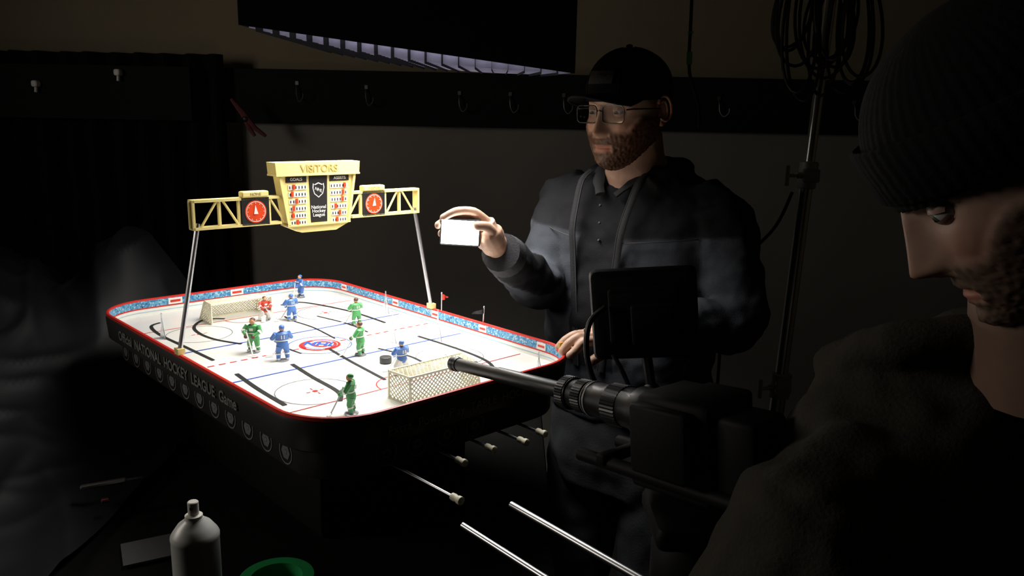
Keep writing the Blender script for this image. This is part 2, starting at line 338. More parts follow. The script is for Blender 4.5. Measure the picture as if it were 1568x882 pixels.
for x,z in((-.775,-.0),(-.53,-.01),(-.2,-.025),(-.02,-.025),(.17,-.025),(.72,-.025),(1.2,-.03)):
    x*=1.06;g.tube(smooth_path([(x,-.01,z+.05),(x,-.03,z+.03),(x+.003,-.035,z),(x+.015,-.05,z-.018),(x+.03,-.06,z-.005),(x+.032,-.06,z+.012)]),.0024,1,6);g.box((x,-.018,z+.05),(.012,.006,.014),1)
for x,z in((-1.43,.07),(-1.73,.025)): g.box((x,-.145,z),(.022,.03,.024),2,bev=.006);g.tube([(x,-.145,z),(x,-.15,z-.03)],.005,2,6)
g.obj('rail_and_hooks',[blackm,MAT('hook_metal',(.14,.14,.14),.5,.8),MAT('hook_white',(.6,.58,.55),.5)],e,local=True)
e=E('spring_clamp',(-.98,2.98,1.63));g=G();redd=MAT('clamp_red',(.10,.015,.015),.6)
for s in(-1,1):
    g.tube([(-.05,0,.07),(-.01,0,.02+s*.004),(.02+s*.01,0,-.03),(.05+s*.02,0,-.06)],[.006,.010,.009,.006],0,8)
g.sph((0,0,0),.014,1);g.obj('clamp_body',[redd,black],e,local=True)
# fill light and stand, both added out of view to lift the dark room
e=E('added_fill_light',(-2.15,1.05,0));g=G()
Ml=MX.Translation((-2.15,1.05,1.90))@V((1,.12,-.16)).to_track_quat('-Z','Y').to_matrix().to_4x4()
g.box((0,0,.03),(.64,.64,.05),0,Ml,bev=.01);g.tube([(-2.19,1.05,.3),(-2.19,1.05,1.88)],.014,1)
for a in(.5,2.6,4.7): g.tube([(-2.19,1.05,.35),(-2.19+.2*cos(a),1.05+.3*sin(a),.012)],.010,1)
g.obj('fill_panel_and_stand',[black,steel],e)
def area(name,loc,rot,sx,sy,p,col,spread,parent,mat=None):
    l=bpy.data.lights.new(name,'AREA');l.shape='RECTANGLE';l.size=sx;l.size_y=sy;l.energy=p;l.color=col;l.spread=spread
    o=bpy.data.objects.new(name,l);C.collection.objects.link(o)
    if mat: o.matrix_world=mat
    else: o.location=loc;o.rotation_euler=rot
    C.view_layer.update();par(o,parent);return o
area('added_fill_lamp',None,None,.6,.6,8.5,(1,.92,.82),pi,e,Ml)  # emitter of the added fill light on the left

# ================================================================== SOFTBOX
e=E('softbox_light',(-.17,1.52,1.77));g=G()
b=[V((-.432,1.30,1.784)),V((.092,1.30,1.721)),V((.075,1.75,1.742)),V((-.413,1.75,1.785))]
cen=sum(b,V())/4
def sbr(k,dz): return [cen+(p-cen)*k+V((0,0,dz)) for p in b]
def dens(r,n=8):
    o=[]
    for i in range(4):
        for k in range(n): o.append(r[i].lerp(r[(i+1)%4],k/n))
    return o
g.loft([dens(sbr(.97,.05)),dens(sbr(.985,.0)),dens(sbr(1,0)),dens(sbr(1.0,.12)),dens(sbr(.75,.28)),dens(sbr(.3,.38))],0,cap=False)
g.poly(dens(sbr(.3,.38)),0)
g.lathe([(.06,2.13),(.07,2.14),(.07,2.22),(.05,2.25)],0,MX.Translation((cen.x,cen.y,0)));g.tube([(cen.x,cen.y,2.24),(cen.x,cen.y,2.60)],.014,2)
N=20
def bp(u,v,dz): 
    p=b[0].lerp(b[1],u).lerp(b[3].lerp(b[2],u),v);return p+V((0,0,dz-.014*sin(pi*u)))
for i in range(1,N):
    u=i/N
    for (fa) in (0,1):
        if fa==1 and i>12: continue
        P=(lambda t,dz:bp(u,t,dz)) if fa==0 else (lambda t,dz:bp(t,i/13,dz))
        v=[];m=16
        for k in range(m+1):
            t=k/m;v+= [P(t,-.004 if fa==0 else 0.0),P(t,.022)]
        g.add(v,[(2*k,2*k+2,2*k+3,2*k+1) for k in range(m)],0 if fa==0 else 1)
v=[bp(i/12,j/6,.024) for i in range(13) for j in range(7)];g.add(v,[(i*7+j,i*7+j+1,(i+1)*7+j+1,(i+1)*7+j) for i in range(12) for j in range(6)],3)
g.obj('softbox_shell_and_grid',[MAT('softbox_fabric',(.004,.004,.004),.9,ns=20,spec=.1),MAT('grid_fabric',(.36,.35,.42),.8,var=.4,ns=30),black,MAT('diffuser',(.8,.8,.85),.8,emit=1.9,ecol=(.80,.77,1.0))],e,smooth=False)
area('softbox_lamp',(-.20,1.52,1.720),(0,.09,0),.46,.40,7.3,(1,.97,.90),radians(130),e)

# ================================================================== HEADS
skinA=MAT('skin',(1,1,1),.5,var=.10,ns=90,attr='col',sss=.08,bump=.15,spec=.35)
def gs(a,w): return exp(-(a/w)**2)
def ss(x,a,b):
    t=max(0,min(1,(x-a)/(b-a)));return t*t*(3-2*t)
def head(parent,M,skin,beardc,hairc,bth=.006,ear=1.0):
    g=G();nu,nv=180,140;pts=[];cols=[];rings=[]
    lip=(skin[0]*.85,skin[1]*.55,skin[2]*.5)
    for j in range(nv+1):
        th=max(.02,min(pi-.02,pi*j/nv));r=[]
        for k in range(nu):
            ph=2*pi*k/nu;dx,dy,dz=sin(th)*sin(ph),sin(th)*cos(ph),cos(th)
            x=.074*dx;z=.116*dz;y=(.090*(abs(dy)**.92) if dy>0 else -.104*abs(dy))
            t=max(0,-dz)
            x*=1-.22*t**1.6
            if dz<0:
                x=x*(1+.22*(1-t)*t); y=y*(1-.10*t) if dy>0 else y*(1-.45*t)
                y+=.048*t*t
            fm=ss(dy,.15,.6);ax=abs(x)
            n=0
            if fm>0:
                if z<.012 and z>-.056:
                    q=(.012-z)/.052
                    amp=.003+.025*min(1,q)**1.1 if z>-.040 else .028*max(0,1-((-.040-z)/.014)**2)
                    w=.0075+.0055*ss(-z,.01,.038);n+=amp*gs(x,w)
                n+=.004*gs(ax-.0135,.006)*gs(z+.042,.007)
                n-=.011*gs(ax-.032,.015)*gs(z-.001,.012)
                n+=.006*gs(ax-.026,.022)*gs(z-.021,.008)
                n+=.005*gs(ax-.044,.016)*gs(z+.030,.016)
                n+=.0045*gs(x,.020)*(gs(z+.0675,.0035)+1.1*gs(z+.0765,.0045))
                n-=.003*gs(x,.02)*gs(z+.072,.002)
                n+=.009*gs(x,.024)*gs(z+.104,.015)-.003*gs(x,.02)*gs(z+.088,.005)
            yy=y+n*fm
            jaw=ss(-z,.038-.030*ss(ax,.045,.068)*(1 if y>-.03 else 0),.050-.030*ss(ax,.045,.068))*ss(y,-.035,-.01)
            if ax<.020: jaw=jaw*ss(-z,.050,.054)
            mou=ss(-ax,-.036,-.028)*ss(z,-.070,-.065)*ss(-z,.049,.053)
            lp=1-ss(-ax,-.023,-.018)*ss(z,-.0815,-.079)*ss(-z,.0645,.067)
            bm=min(1,max(jaw,mou if fm>.3 else 0))*lp
            nz=noise.noise(V((x,y,z))*260)
            d=V((dx,dy*.8,dz*.3)).normalized()*bth*bm*(1+.35*nz)
            c=V(skin)*(1+.05*nz);
            c=c.lerp(V((skin[0]*1.05,skin[1]*.72,skin[2]*.65)),.5*gs(ax-.042,.02)*gs(z+.03,.02)*fm+.4*gs(x,.012)*gs(z+.04,.012)*fm)
            c=c.lerp(V(lip),(1-lp)*fm)
            br=gs(ax-.030,.018)**.5*gs(z-.022,.0038)*fm*ss(ax,.008,.016);c=c.lerp(V(beardc)*.8,min(1,br*.9))
            c=c.lerp(V(beardc)*(1+.5*nz),bm*.93)
            hm=0
            if hairc: hm=max(ss(z,.055,.065),ss(-y+.35*z,.008,.02)*ss(z,-.065,-.035));c=c.lerp(V(hairc)*(1+.4*nz),hm)
            r.append(V((x,yy,z))+d+V((dx,dy,dz))*.002*hm);cols.append(tuple(c))
        rings.append(r)
    g.loft([r[::-1] for r in rings],0,M)
    ho=g.obj('head',[skinA],parent,angle=3)
    at=ho.data.color_attributes.new('col','FLOAT_COLOR','POINT')
    for j in range(nv+1):
        for k in range(nu): at.data[j*nu+k].color=(*cols[j*nu+(nu-1-k)],1)
    g=G()
    for s in(-1,1):
        c=V((s*.031,.0705,.0));g.sph(c,.0118,0,M,18,12)
        Me=M@MX.Translation(c)@MX.Rotation(-pi/2-.35,4,'X');g.lathe([(.0055,.0103),(.0052,.0112),(.001,.0121)],1,Me,14);g.lathe([(.0025,.0117),(.0022,.0123),(.0005,.0125)],2,Me,12)
        for up,a0,a1 in((1,.18,1.5),(-1,.42,1.4)):
            rows=[]
            for a in [a0+(a1-a0)*q/5 for q in range(6)]:
                rows.append([M@(c+V((.0132*sin(b),.0132*cos(b)*cos(a*up),.0132*cos(b)*sin(a*up)))) for b in [-1.25+2.5*q/12 for q in range(13)]])
            g.loft(rows,3,cap=False,closed=False)
    lidm=MAT('eyelid',tuple(a*.8 for a in skin),.5)
    g.obj('eyes',[MAT('eye_white',(.6,.58,.55),.2),MAT('iris',(.10,.12,.10),.2),groove,lidm],parent,angle=3)
    g=G()
    for s in(-1,1):
        Me=M@MX.Translation((s*.0725,-.010,-.008))@MX.Rotation(s*.30,4,'Z')@MX.Rotation(-.12,4,'X')@MX.Scale(ear,4)
        out=[(s*.012,-.007-.019*cos(a),.008+.031*sin(a)) for a in [(-.78*pi)+1.62*pi*q/20 for q in range(21)]]
        out=[(p[0]*(1 if q<16 else .8),p[1],p[2]*(1 if p[2]>0 else .85)) for q,p in enumerate(out)]
        g.tube(out,[.0035]*19+[.005,.005],0,8,Me)
        inn=[(s*.009,-.005-.011*cos(a),.007+.020*sin(a)) for a in [(-.7*pi)+1.35*pi*q/14 for q in range(15)]];g.tube(inn,.003,0,8,Me)
        g.sph((s*.004,-.004,.006),(.006,.019,.029),0,Me,16,10);g.sph((s*.009,.004,-.022),(.005,.009,.009),0,Me,12,8)
        g.sph((s*.010,.010,-.001),(.0035,.004,.006),0,Me,10,6)
    g.obj('ears',[MAT('ear_skin',(skin[0],skin[1]*.8,skin[2]*.75),.5,sss=.1,var=.1,ns=80)],parent,angle=3)
def frame(pos,fwd,tilt=0):
    y=V(fwd).normalized();x=y.cross(V((0,0,1))).normalized();z=x.cross(y)
    R=MX((x,y,z)).transposed()@MX.Rotation(tilt,3,'Y');return MX.Translation(pos)@R.to_4x4()

# ================================================================== STANDING MAN
man=E('standing_man',(.26,1.70,0))
HC=V((.224,1.635,1.673));Mh=frame(HC,(-.70,-.70,-.08))@MX.Scale(.95,4)
head(man,Mh,(.50,.32,.235),(.085,.036,.016),(.035,.02,.012),ear=.85)
capm=MAT('cap_cloth',(.008,.008,.010),.9,bump=.3,ns=300,spec=.15)
g=G();rings=[]
for j in range(13):
    t=pi*.5*j/12;k=max(.03,sin(t));rings.append([V((.0815*k*sin(a),(.102 if cos(a)>0 else .108)*k*cos(a)-.004,.034+.090*cos(t)**.9)) for a in [2*pi*q/48 for q in range(48)]])
rings.append([p+V((0,0,-.014)) for p in rings[-1]]);rings.append([V((p.x*.96,p.y*.96,p.z+.004)) for p in rings[-1]])
g.loft(rings,0,Mh)
g.sph((0,-.004,.126),(.007,.007,.004),0,Mh)
top=[];bot=[]
for i in range(7):
    f=i/6
    for q in range(21):
        a=-1.15+2.3*q/20
        x=.080*sin(a)*(1-.06*f*f);y=.094*cos(a)+.072*f*cos(a*.95)**.6-.002;z=.030-.002*f-4.6*x*x*(.4+.6*f)+.004
        top.append(V((x,y,z+.0035)));bot.append(V((x,y,z)))
fs=[(i*21+q,i*21+q+1,(i+1)*21+q+1,(i+1)*21+q) for i in range(6) for q in range(20)]
g.add(top,fs,0,Mh);g.add(bot,[f[::-1] for f in fs],0,Mh)
g.tube(smooth_path([top[6*21+q]-V((0,0,.0017)) for q in range(0,21,2)],2),.0026,0,6,Mh)
for a in range(6):
    aa=a*pi/3+pi/6;g.tube([(.0818*sin(t)*sin(aa),.103*sin(t)*cos(aa)-.004,.0345+.090*max(0,cos(t))**.9) for t in [pi*.5*k/10 for k in range(1,11)]],.0012,0,5,Mh)
pm=[V((.030*u,(.105)*sqrt(1-(.030*u/.082)**2)*sin(acos(min(1,(zq-.034)/.092)))-.001,zq)) for zq in(.055,.080) for u in(-1,-.5,0,.5,1)]
g.add(pm,[(i,i+1,i+6,i+5) for i in range(4)],1,Mh)
g.obj('baseball_cap',[capm,MAT('cap_patch',(.05,.045,.05),.7,bump=.8,ns=400)],man,angle=1.2)
g=G()
for s in(-1,1):
    o2=[V((s*.0335+p[0],.0945-.025*abs(s*.0335+p[0]),-.004+p[1]-.0015*(p[1]<0))) for p in rr(.0265,.0165,.009,5)];o2.append(o2[0]);g.tube(o2,.0013,0,6,Mh)
    g.poly([p for p in o2[:-1]],1,Mh)
    g.tube([(s*.060,.085,.004),(s*.070,.078,.005),(s*.078,.0,.002),(s*.077,-.015,-.008)],.0015,0,6,Mh)
g.tube(smooth_path([(-.008,.0935,.000),(0,.097,.003),(.008,.0935,.0)]),.0013,0,6,Mh)
g.obj('glasses',[MAT('glasses_frame',(.01,.01,.01),.25),MAT('lens_glass',(.9,.88,1),.02,var=0,trans=1,alpha=.35)],man,angle=1)
TC=V((.26,1.69,0));ph=atan2(.67,-.74);MB=MX.Translation(TC)@MX.Rotation(ph,4,'Z');MBi=MB.inverted()
def bring(z,a,b,cy=0,cx=0,n=40,e=2.4):
    o=[]
    for k in range(n):
        t=2*pi*k/n;c,s=cos(t),sin(t);o.append(V((cx+a*abs(c)**(2/e)*(1 if c>0 else -1),cy+b*abs(s)**(2/e)*(1 if s>0 else -1),z)))
    return o
g=G()
g.loft([bring(*q) for q in((1.03,.178,.128),(1.06,.186,.135),(1.15,.185,.138,.005),(1.28,.200,.140,.005),(1.38,.212,.138,.0),(1.45,.212,.122,-.005),(1.50,.190,.100,-.012),(1.530,.150,.085,-.016),(1.552,.095,.078,-.010),(1.565,.075,.072,-.002))],0,MB)
shR=MB@V((.185,-.01,1.475));shL=MB@V((-.182,-.01,1.468))
eR=V((.060,1.655,1.310));wR=V((-.018,1.425,1.412));eL=V((.432,1.48,1.285));wL=V((.225,1.385,1.285))
def arm(s,e,w,mi=0):
    ps=smooth_path([s,s.lerp(e,.5)+V((0,0,.0)),e,e.lerp(w,.5),w],5);n=len(ps);rs=[]
    for i in range(n):
        t=i/(n-1);rs.append(.072-.018*ss(t,0,.45)-.018*ss(t,.5,1)+.0025*sin(i*2.3))
    g.tube(ps,rs,mi,20)
arm(shR,eR,wR);arm(shL,eL,wL)
g.tube([(MB@V((.135,-.01,1.515))),shR,shR.lerp(eR,.3)],[.045,.066,.064],0,16);g.tube([(MB@V((-.135,-.01,1.512))),shL,shL.lerp(eL,.3)],[.045,.066,.064],0,16)
g.tube([MB@V(p) for p in smooth_path([(.075,.065,1.525),(.096,.01,1.545),(.078,-.050,1.558),(0,-.078,1.560),(-.078,-.050,1.558),(-.096,.01,1.545),(-.075,.065,1.525)],4)],.019,0,12)
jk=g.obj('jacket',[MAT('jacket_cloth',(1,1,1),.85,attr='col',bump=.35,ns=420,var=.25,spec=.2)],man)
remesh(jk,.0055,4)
def jcol(p):
    q=MBi@p
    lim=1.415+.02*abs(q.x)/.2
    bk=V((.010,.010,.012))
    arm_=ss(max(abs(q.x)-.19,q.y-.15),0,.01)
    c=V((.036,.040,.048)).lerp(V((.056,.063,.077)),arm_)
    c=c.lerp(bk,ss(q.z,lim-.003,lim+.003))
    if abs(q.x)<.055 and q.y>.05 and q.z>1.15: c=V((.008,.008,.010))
    return tuple(c)
def wr(p,n):
    return .0070*noise.noise(V((p.x*10,p.y*10,p.z*17)))+.0055*noise.noise(V((p.x*22,p.y*22,p.z*34))+V((3,1,2)))+.0015*noise.noise(p*60)
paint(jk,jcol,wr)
g=G()
def fy(x,z):
    a,b=.205,.14
    if z>1.45: b=.14-.045*(z-1.45)/.1
    return b*(1-min(.98,abs(x)/a)**2.4)**(1/2.4)+.004
for s in(-1,1):
    pts=[(s*.068,.075,1.548)]+[(s*(.066-.030*k/8 if s>0 else .072-.045*k/8),fy(.05,1.53-.38*k/8)+.002,1.53-.38*k/8) for k in range(9)]
    g.tube(smooth_path([MB@V(p) for p in pts],3),.0075,0,8,flat=.45)
    g.tube(smooth_path([MB@(V(p)+V((-s*.007,.002,0))) for p in pts],3),.0014,1,6)
    g.tube([MB@V((s*(.06+.13*k/6),fy(.06+.13*k/6,1.405)+.002,1.417+.016*k/6)) for k in range(7)],.0013,1,6)
for s in(-1,1): g.tube([MB@V(p) for p in smooth_path([(s*.060,-.03,1.563),(s*.064,.03,1.557),(s*.045,.078,1.535),(s*.018,.108,1.505)],4)],[.012]*5+[.013]*5+[.010]*3,0,10,flat=.45)
for k in range(3): g.sph(MB@V((0,fy(0,1.48)+.001,1.485-.035*k)),.003,1)
g.obj('zip_and_collar',[MAT('black_knit',(.010,.010,.012),.8,bump=.4,ns=300),MAT('zip_dark',(.05,.05,.055),.4)],man)
g=G();nb=HC+V((.035,.035,-.155));g.tube(smooth_path([nb,HC+V((.022,.024,-.10)),HC+V((.012,.014,-.05))],5),[.064]*5+[.060]*5+[.056],0,20)
nk=g.obj('neck',[MAT('neck_skin',(.45,.27,.195),.55,sss=.05,var=.1,ns=70)],man)
g=G();g.loft([bring(*q) for q in((.86,.165,.115),(.92,.178,.125),(1.0,.176,.125),(1.09,.17,.12))],0,MB)
for s in(-1,1): g.tube([MB@V(p) for p in smooth_path([(s*.095,0,.95),(s*.105,.01,.72),(s*.115,.025,.50),(s*.120,.0,.28),(s*.125,-.01,.05)],5)],[.098-.0022*i for i in range(21)],0,20)
tr=g.obj('trousers',[MAT('trouser_cloth',(.022,.024,.028),.85,bump=.4,ns=200)],man);remesh(tr,.009,3);paint(tr,lambda p:(0,0,0),lambda p,n:.008*noise.noise(V((p.x*12,p.y*12,p.z*9)))+.005*noise.noise(p*25))
g=G()
for s in(-1,1):
    g.loft([[MB@(V((s*.125+p[0]*w,.055+p[1]*l,z))) for p in rr(.045,.14,.044,5)] for z,w,l in((0.001,1,1),(.02,1.02,1.01),(.045,.95,.95),(.07,.8,.72),(.095,.75,.5))],0)
g.obj('shoes',[blackm],man)
handm=MAT('hand_skin',(.46,.28,.20),.5,sss=.08,var=.08,ns=120,bump=.2)
def handmesh(name,palm,fingers,parent,vox=.0022):
    g=G()
    for pts,rad,fl,up in palm: g.tube(smooth_path(pts,3),rad if not isinstance(rad,list) else [rad[min(len(rad)-1,int(i/3+.5))] for i in range(3*(len(pts)-1)+1)],0,16,flat=fl,up=up)
    for pts,r in fingers:
        sp=smooth_path(pts,4);n=len(sp);rs=[r*(1.06-.22*i/(n-1)+.05*(i%4==0)) for i in range(n)];g.tube(sp,rs,0,12)
        g.sph(sp[0],rs[0]*.98,0,None,12,8);g.sph(sp[-1],rs[-1]*.98,0,None,12,8)
    o=g.obj(name,[handm],parent);return remesh(o,vox,2,.4)
P0=V((-.091,1.37,1.457))
def h(dx,dy,dd): return P0+V((dx*.00111,dd,-dy*.00111))
handmesh('right_hand',[([h(58,34,.058),h(50,20,.040),h(44,8,.026),h(38,-6,.020)],[.020,.024,.027,.021],1.0,(0,1,0)),([h(50,20,.036),h(40,-16,.018)],.015,1,None)],
 [([h(40,-16,.020),h(20,-31,.012),h(-6,-32,.006),h(-26,-22,.003)],.0080),
  ([h(42,-6,.022),h(16,-20,.020),h(-12,-22,.017),h(-34,-10,.006)],.0085),
  ([h(44,4,.024),h(16,-4,.024),h(-10,-4,.020),h(-30,4,.014)],.0082),
  ([h(44,16,.026),h(20,14,.024),h(0,14,.020),h(-16,16,.016)],.0075),
  ([h(52,22,.034),h(50,2,.012),h(40,-10,-.003),h(27,-12,-.012)],.0098)],man)
g=G();g.tube([wR+(wR-eR).normalized()*-.02,wR+(wR-eR).normalized()*.012],[.040,.036],0,18);g.tube([wL+(eL-wL).normalized()*.03,wL-(eL-wL).normalized()*.012],[.040,.036],0,18);g.obj('cuffs',[MAT('cuff_knit',(.02,.02,.024),.9,bump=.5,ns=300)],man)
w0=V((.212,1.383,1.284))
handmesh('left_hand',[([w0,V((.180,1.368,1.286)),V((.160,1.352,1.286)),V((.140,1.342,1.282))],[.024,.030,.036,.034],.45,(0,0,1))],
 [([V((.150,1.322,1.281)),V((.124,1.310,1.283)),V((.110,1.304,1.270)),V((.100,1.300,1.262))],.0085),
  ([V((.142,1.336,1.283)),V((.116,1.326,1.286)),V((.098,1.320,1.276)),V((.088,1.316,1.264))],.0090),
  ([V((.140,1.352,1.282)),V((.112,1.346,1.285)),V((.094,1.342,1.276)),V((.083,1.338,1.265))],.0086),
  ([V((.142,1.368,1.280)),V((.120,1.366,1.282)),V((.106,1.364,1.274)),V((.096,1.360,1.265))],.0076),
  ([V((.185,1.352,1.280)),V((.170,1.322,1.272)),V((.152,1.304,1.262)),V((.138,1.296,1.255))],.0100)],man)
g=G();p=V((.126,1.3485,1.2843));Mr=MX.Translation(p)@basis((0,1,0),(.1,0,1)).to_4x4();g.tube([Mr@V((.0098*cos(a),.0098*sin(a),0)) for a in [2*pi*k/20 for k in range(21)]],.0012,0,6);g.obj('ring',[chrome],man)
led=E('led_light_panel',tuple(P0));g=G();R3=MX.Rotation(.04,4,'Y')
g.box((0,.004,0),(.070,.010,.047),0,R3,bev=.003);g.box((0,-.0018,0),(.064,.002,.041),1,R3)
g.obj('panel_body',[black,MAT('led_face',(1,1,1),.4,emit=42,ecol=(1,.98,.93))],led,local=True)
# ================================================================== FOREGROUND MAN
fm=E('foreground_man',(.45,.68,0))
F0=V((.386,.622,1.634));Mf=frame(F0,(-.76,.17,-.60))
head(fm,Mf,(.45,.29,.22),(.14,.09,.065),None,bth=.004)
bem=MAT('beanie_knit',(.010,.010,.011),.95,bump=.4,ns=200,spec=.2)
g=G();rings=[]
na=180
for j in range(26):
    t=pi*.5*min(1,j/18);ex=max(0,j-18)/7
    r=[]
    for q in range(na):
        a=2*pi*q/na;rib=1+.012*sin(q*pi/1.5)*(min(1,sin(t)*1.5));k=max(.03,sin(t))*rib
        base=.040+.086*cos(t)
        z=base-ex*(.030+(.035 if cos(a)<0 else 0)*abs(cos(a)))
        r.append(V((.082*k*sin(a)*(1-.02*ex),(.098 if cos(a)>0 else .114)*k*cos(a)-.002,z)))
    rings.append(r)
g.loft(rings,0,Mf)
cuf=[]
for dz,kk in((-.030,1.02),(-.028,1.05),(.0,1.055),(.018,1.05),(.020,1.02)):
    cuf.append([V((.082*kk*(1+.012*sin(q*pi/1.5))*sin(2*pi*q/na),((.098 if cos(2*pi*q/na)>0 else .114))*kk*(1+.012*sin(q*pi/1.5))*cos(2*pi*q/na)-.002,.048+dz-.03*(.5-.5*cos(2*pi*q/na)))) for q in range(na)])
g.loft(cuf,0,Mf,cap=False);g.obj('beanie',[bem],fm,angle=3)
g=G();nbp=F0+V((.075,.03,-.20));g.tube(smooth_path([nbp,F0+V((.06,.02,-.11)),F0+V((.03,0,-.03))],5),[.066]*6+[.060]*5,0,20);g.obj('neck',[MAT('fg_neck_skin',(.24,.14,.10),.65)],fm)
FZ=-.046
FB=MX.Translation((.428,.71,FZ))@MX.Rotation(atan2(.55,.835),4,'Z')
g=G()
g.loft([bring(*q) for q in((.90,.18,.13,-.05),(1.05,.19,.14,-.03),(1.22,.205,.145,-.0),(1.33,.212,.140,.01),(1.40,.205,.12,.015),(1.44,.16,.10,.02),(1.475,.10,.085,.03),(1.495,.075,.075,.04))],0,FB)
s1=FB@V((-.19,.0,1.375));e1=V((.135,.585,1.08));s2=FB@V((.19,0,1.375));e2=V((.72,.82,1.10));w1=V((.30,.70,1.00));w2=V((.60,1.0,1.08))
for s,e,w in((s1,e1,w1),(s2,e2,w2)):
    ps=smooth_path([s,s.lerp(e,.5),e,e.lerp(w,.5),w],5);g.tube(ps,[.082-.0018*i for i in range(len(ps))],0,20)
g.tube([FB@V((-.13,.015,1.41)),s1,s1.lerp(e1,.3)],[.05,.078,.075],0,16);g.tube([FB@V((.13,.015,1.41)),s2,s2.lerp(e2,.3)],[.05,.078,.075],0,16)
g.tube([FB@V(p) for p in smooth_path([(.07,.10,1.465),(.085,.03,1.505),(.0,-.045,1.525),(-.085,.03,1.505),(-.07,.10,1.465)],5)],.021,0,12)
fj=g.obj('work_jacket',[MAT('work_jacket_cloth',(.05,.045,.036),.9,bump=.5,ns=260,var=.2,spec=.2)],fm);remesh(fj,.0065,4)
paint(fj,lambda p:(0,0,0),lambda p,n:.006*noise.noise(V((p.x*12,p.y*12,p.z*18)))+.004*noise.noise(p*36))
g=G();g.loft([bring(*q) for q in((.84-FZ,.165,.12,-.05),(.97,.17,.12,-.05))],0,FB)
for s in(-1,1): g.tube([FB@V(p) for p in smooth_path([(s*.095,-.05,.95),(s*.10,.0,.5),(s*.11,-.03,.05-FZ)],6)],[.095-.003*i for i in range(13)],0,18)
ft=g.obj('jeans',[MAT('dark_denim',(.015,.018,.03),.9)],fm);remesh(ft,.01,2)
g=G()
for s in(-1,1): g.loft([[FB@(V((s*.11+p[0]*w,.02+p[1]*l,z-FZ))) for p in rr(.045,.14,.044,5)] for z,w,l in((0.001,1,1),(.03,1.02,1.01),(.07,.8,.72),(.095,.75,.5))],0)
g.obj('boots',[blackm],fm)
for w,e,nm,sg in((w1,e1,'left_hand',1),(w2,e2,'right_hand',-1)):
    d=(w-e).normalized();sd=d.cross(V((0,0,1))).normalized()
    handmesh(nm,[([w-d*.02,w+d*.03,w+d*.08],[.026,.034,.034],.5,(0,0,1))],
     [([w+d*.08+sd*k*.019,w+d*.115+sd*k*.021-V((0,0,.006)),w+d*.13+sd*k*.021-V((0,0,.025)),w+d*.12+sd*k*.02-V((0,0,.045))],.0085-.0006*(k>1)) for k in(-1.5,-.5,.5,1.4)]+[([w+d*.02-sd*sg*.02,w+d*.05-sd*sg*.045,w+d*.08-sd*sg*.05+V((0,0,-.01)),w+d*.10-sd*sg*.045+V((0,0,-.018))],.010)],fm,.003)
# ================================================================== CAMERA RIG
cam_e=E('cinema_camera',(.25,.84,1.33));g=G()
t0=V((-.081,1.08,1.313));t1=V((.062,.90,1.338));ax=(t1-t0).normalized()
q=ax.to_track_quat('Z','Y').to_matrix().to_4x4();ML=MX.Translation(t0)@q;L0=(t1-t0).length
g.lathe([(.006,.001),(.0085,0),(.0105,.002),(.0105,.010),(.0098,.011),(.0098,.016),(.0088,.017),(.0088,L0*.45),(.0098,L0*.46),(.0100,L0)],0,ML)
g.lathe([(.0004,.0012),(.006,.001)],2,ML)
g.lathe([(.011,L0-.004),(.016,L0+.002),(.0185,L0+.006),(.0185,L0+.02),(.0165,L0+.022),(.0165,L0+.027)],0,ML)
def knurl(z0,z1,r):
    n=72;g.loft([[V(((r+(.0009 if k%2 else 0))*cos(2*pi*k/n),(r+(.0009 if k%2 else 0))*sin(2*pi*k/n),z)) for k in range(n)] for z in(z0,z1)],0,ML)
knurl(L0+.006,L0+.018,.0188);g.lathe([(.0165,L0+.02),(.018,L0+.03),(.018,L0+.05),(.0195,L0+.052),(.0195,L0+.075),(.022,L0+.08),(.022,L0+.12),(.026,L0+.125),(.026,L0+.15)],0,ML);knurl(L0+.032,L0+.046,.0186);knurl(L0+.084,L0+.105,.0225)
g.lathe([(.0202,L0+.0535),(.0202,L0+.0555)],1,ML);g.lathe([(.0188,L0+.0485),(.0188,L0+.0495)],1,ML)
zc=L0+.15
cb_=MAT('camera_body_black',(.006,.006,.0065),.65,spec=.25)
g.box((0,-.010,zc+.045),(.075,.085,.09),4,ML,bev=.008);g.box((0,-.062,zc+.035),(.06,.016,.10),4,ML,bev=.004)
g.box((-.045,-.01,zc+.04),(.014,.07,.07),4,ML,bev=.004);g.box((.044,.01,zc+.05),(.016,.04,.055),4,ML,bev=.004)
g.box((0,-.015,zc+.11),(.055,.075,.045),4,ML,bev=.006)
for s in(-1,1): g.tube([ML@V((s*.03,-.055,L0+.06)),ML@V((s*.03,-.055,zc+.16))],.0075,4)
g.box((0,-.05,L0+.10),(.08,.012,.012),4,ML,bev=.002)
Mg=ML@MX.Translation((.038,-.03,L0+.10));n=48;g.loft([[V(((.020+(.002 if k%2 else 0))*cos(2*pi*k/n),(.020+(.002 if k%2 else 0))*sin(2*pi*k/n),z)) for k in range(n)] for z in(-.006,.006)],0,Mg)
g.box((.038,-.055,L0+.115),(.04,.05,.045),4,ML,bev=.004)
g.obj('camera_body_and_probe_lens',[MAT('camera_black',(.014,.014,.015),.40),MAT('lens_marking',(.5,.5,.48),.5),clear,steel,cb_],cam_e)
g=G();bc=ML@V((0,-.075,zc+.05));g.box((bc.x,bc.y,bc.z-.022),(.10,.10,.025),0,bev=.008);g.lathe([(.04,bc.z-.10),(.045,bc.z-.09),(.045,bc.z-.05),(.03,bc.z-.03)],0,MX.Translation((bc.x,bc.y,0)));g.tube([(bc.x,bc.y,.10),(bc.x,bc.y,bc.z-.09)],.022,0,16)
g.lathe([(.10,.001),(.10,.02),(.035,.06),(.028,.11)],0,MX.Translation((bc.x,bc.y,0)))
g.obj('pedestal',[cb_,steel],cam_e)
